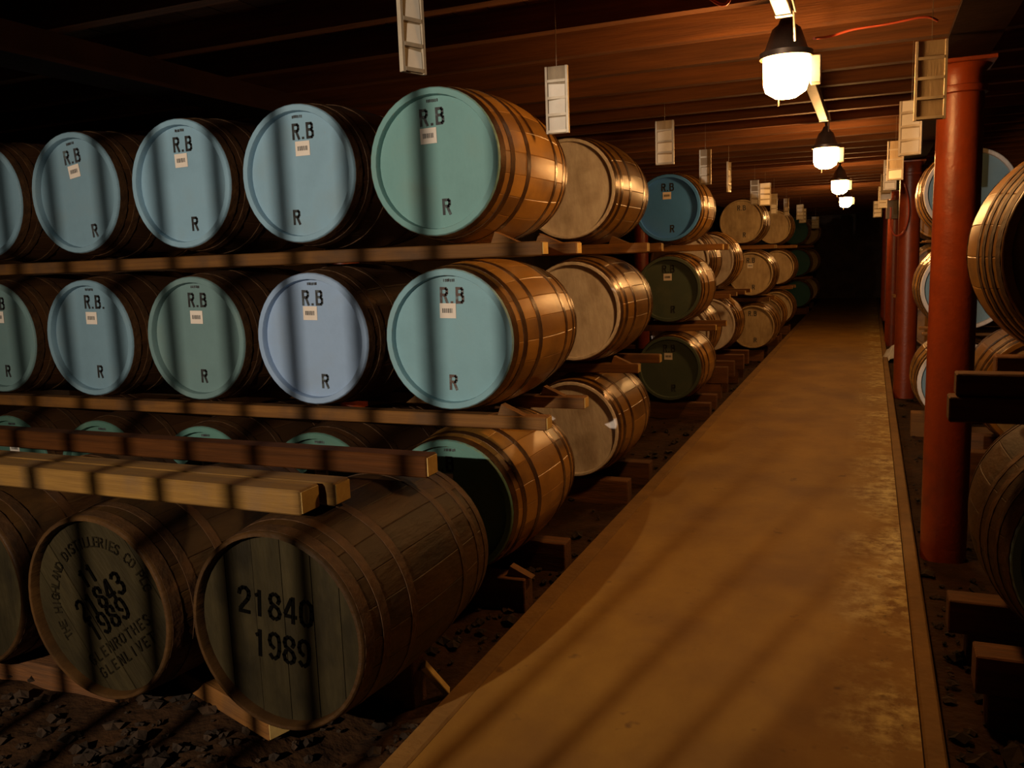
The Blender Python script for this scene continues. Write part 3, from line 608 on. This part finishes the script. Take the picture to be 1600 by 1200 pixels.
# ------------------------------------------------------------------ hanging record boards
def tagboard(x,y,z0,label,rz=0.0,w=0.098,h=0.31,cards=3,group='card boards hung along the left of the walkway',mat_b=None,tip=0.0):
    t=empty('card_board',(x,y,z0),(0,tip,rz)); tag(t,label,'card board',group)
    mb=MB(); mb.box(-w/2,w/2,-0.004,0.004,0,h); mb.build('backing',mat_b or m_board,t)
    for s in (-1,1): mb=MB(); mb.box(s*w/2-0.006,s*w/2+0.006,-0.011,0.006,0,h,bev=0.001); mb.build('side_strip',m_slot,t)
    n=4
    for k in range(n):
        zb=0.004+k*h/n
        mb=MB(); mb.box(-w/2+.006,w/2-.006,-0.012,-0.0045,zb,zb+0.012); mb.build('slot',m_slot,t)
        if k<cards:
            mb=MB(); a=random.uniform(-0.01,0.01)
            mb.quad([(-w/2+.009,-0.0085,zb+.004),(w/2-.009,-0.0085,zb+.004+a*.3),(w/2-.009,-0.0055,zb+h/n-.006+a),(-w/2+.009,-0.0055,zb+h/n-.006)]); mb.build('card',m_card,t)
    mb=MB(); mb.tube([(0,0,h),(-tip*0.3,0,JZ+0.128-z0)],0.0015,5); mb.build('wire',m_wire,t)
LT=[(2.48,2.19,1.2,'slanted card board cut by the top frame edge above the nearest stack',3,.085),(3.85,2.165,0.05,'card board hanging over the aisle end of the nearest stack',3,.097),(6.1,2.215,0.0,'card board hanging between white headed cask and third stack',3,.118),
(7.7,2.18,0.0,'narrow card board above the deep blue headed cask',2,.09),(9.03,2.19,1.45,'card board seen edge-on as a bright sliver',3,.10),(11.15,2.155,0.05,'first card board hanging before the tan stack',2,.09),(12.3,2.195,0.1,'wider pale card board above the tan stack',4,.14),
(13.44,2.115,0,'low card board just right of the tan stack top cask',2,.09),(15.5,2.15,0,'thin card board above the fifth stack',2,.075),(18.6,2.18,0,'pale distant card board left of the brightest distant one',4,.13),(19.3,2.13,0.5,'brightest distant card board on the left',4,.15),(23.8,2.10,0,'farthest card board on the left',4,.17)]
for y,z,rz,l,c,w in LT: tagboard(-1.35,y,z,l,rz,w,cards=c,h=0.30)
GRB='card boards hung along the right of the walkway'
for x,y,z,l,rz,w,c,h in ((0.22,4.23,2.13,'large ladder-like card board hanging by the nearest red column',0.05,.115,0,.33),(0.19,5.4,2.094,'brightly lit card board below the ladder-like board',-0.35,.112,4,.30),(0.175,8.2,2.15,'tall card board left of the second red column',0.0,.12,1,.33),
    (0.16,9.6,2.15,'card board partly behind the tall one on the right',0.0,.11,3,.3),(0.15,11.3,2.14,'third small card board before the third red column',0,.11,3,.3),(0.14,13.3,2.12,'fourth small card board before the third red column',-0.2,.11,4,.3),(0.10,17.5,2.12,'farthest bright card board on the right',-0.4,.15,4,.3)):
    tagboard(x,y,z,l,rz,w,h,c,GRB)

# ------------------------------------------------------------------ cables
def cable(pts,r,label,m=m_redcable):
    P=[Vector(p) for p in pts]; Q=[]
    for i in range(len(P)-1):
        p0,p1,p2,p3=P[max(i-1,0)],P[i],P[i+1],P[min(i+2,len(P)-1)]
        for k in range(6):
            s=k/6; Q.append(0.5*((2*p1)+(p2-p0)*s+(2*p0-5*p1+4*p2-p3)*s*s+(3*p1-p0-3*p2+p3)*s**3))
    Q.append(P[-1]); mb=MB(); mb.tube(Q,r,6); tag(mb.build('electric_cable',m,None,smooth=60),label,'cable','red cables under the ceiling')
cable([(-0.62,3.62,2.60),(-0.55,3.60,2.56),(-0.48,3.62,2.64),(-0.2,3.60,2.645),(-0.1,3.60,2.615),(0.0,3.60,2.63),(0.16,3.6,2.64),(0.22,3.62,2.60),(0.215,3.65,2.50)],0.006,'red cable running past the nearest lamp to the right beam')
cable([(-0.25,4.1,2.50),(-0.2,4.55,2.60),(-0.1,4.56,2.62),(0.05,4.56,2.625),(0.2,4.56,2.635),(0.26,4.6,2.62)],0.006,'red cable looping from the nearest lamp to the nearest column')
mb=MB(); cable([(0.31,10.14,2.25),(0.35,10.13,2.10),(0.36,10.12,1.9),(0.32,10.12,1.74),(0.24,10.11,1.70),(0.19,10.11,1.80),(0.185,10.12,2.0)],0.010,'orange-red cable loop hanging at the second red column')
# crumpled sheet by the third column
mb=MB(); n=9
for j in range(n):
    for i in range(n):
        u,v=i/(n-1)*2-1,j/(n-1)*2-1; d=max(0,1-u*u*.8-v*v*.8); mb.v.append((u*0.13+random.uniform(-.02,.02),v*0.2+random.uniform(-.02,.02),0.005+0.22*d*random.uniform(.6,1.1)))
for j in range(n-1):
    for i in range(n-1): mb.f.append((j*n+i,j*n+i+1,(j+1)*n+i+1,(j+1)*n+i)); mb.a.append(0)
tag(mb.build('plastic_bag',m_plastic,None,(0.33,13.45,GZ)),'crumpled pale plastic sheet on the walkway edge by distant casks','bag')

# ------------------------------------------------------------------ barred gate behind the camera and the lamp beyond it
GY=-0.9
gate=empty('door_1',(0,GY,0)); gate['kind']='structure'
fr=(GY-YARD_POS[1])/(3.47-YARD_POS[1])
k=-10
while True:
    x=YARD_POS[0]+(-0.022+0.389*k)*fr; k+=1
    if x>-1.33: break
    mb=MB(); mb.tube([(x,0,-0.06),(x,0,JZ)],0.0115,8); mb.build('gate_bar',m_gate,gate)
mb=MB(); mb.box(-3.05,-1.32,-0.02,0.02,0.0,0.05); mb.build('gate_rail',m_gate,gate)
mb=MB(); mb.box(-3.05,-1.32,-0.06,0.06,2.425,JZ-0.002); mb.build('light_stop_header',m_ceil,gate)  # unseen header, added to keep the flood lamp off the ceiling
for nm,xa,xb in (('wall_gate_left',-7.0,-3.05),('wall_light_stop_right',-1.32,4.0)):  # right piece is unseen, added to cut flood light off column and right casks
    mb=MB(); mb.box(xa,xb,GY-0.1,GY+0.1,-0.2,JZ-0.003); struct(mb.build(nm,m_wall))
t=empty('flood_lamp',YARD_POS); tag(t,'flood lamp beyond the barred gate','lamp')
mb=MB(); mb.lathe([(0.0,0.06),(0.04,0.06),(0.06,0.09),(0.03,0.16),(0.0,0.16)],20,'z'); mb.build('lamp_cap',m_metal,t,smooth=40)
mb=MB(); mb.tube([(0,0,0.15),(0,0,JZ+0.139-YARD_POS[2])],0.012); mb.build('stem',m_metal,t)
ld=bpy.data.lights.new('flood_bulb','SPOT'); ld.energy=YARD_POWER; ld.color=YARD_COLOR; ld.shadow_soft_size=0.021
ld.spot_size=math.radians(YARD_CONE); ld.spot_blend=1.0
lo=bpy.data.objects.new('bulb',ld); COL.objects.link(lo); lo.parent=t
lo.rotation_euler=(Vector(YARD_AIM)-Vector(YARD_POS)).to_track_quat('-Z','Y').to_euler()
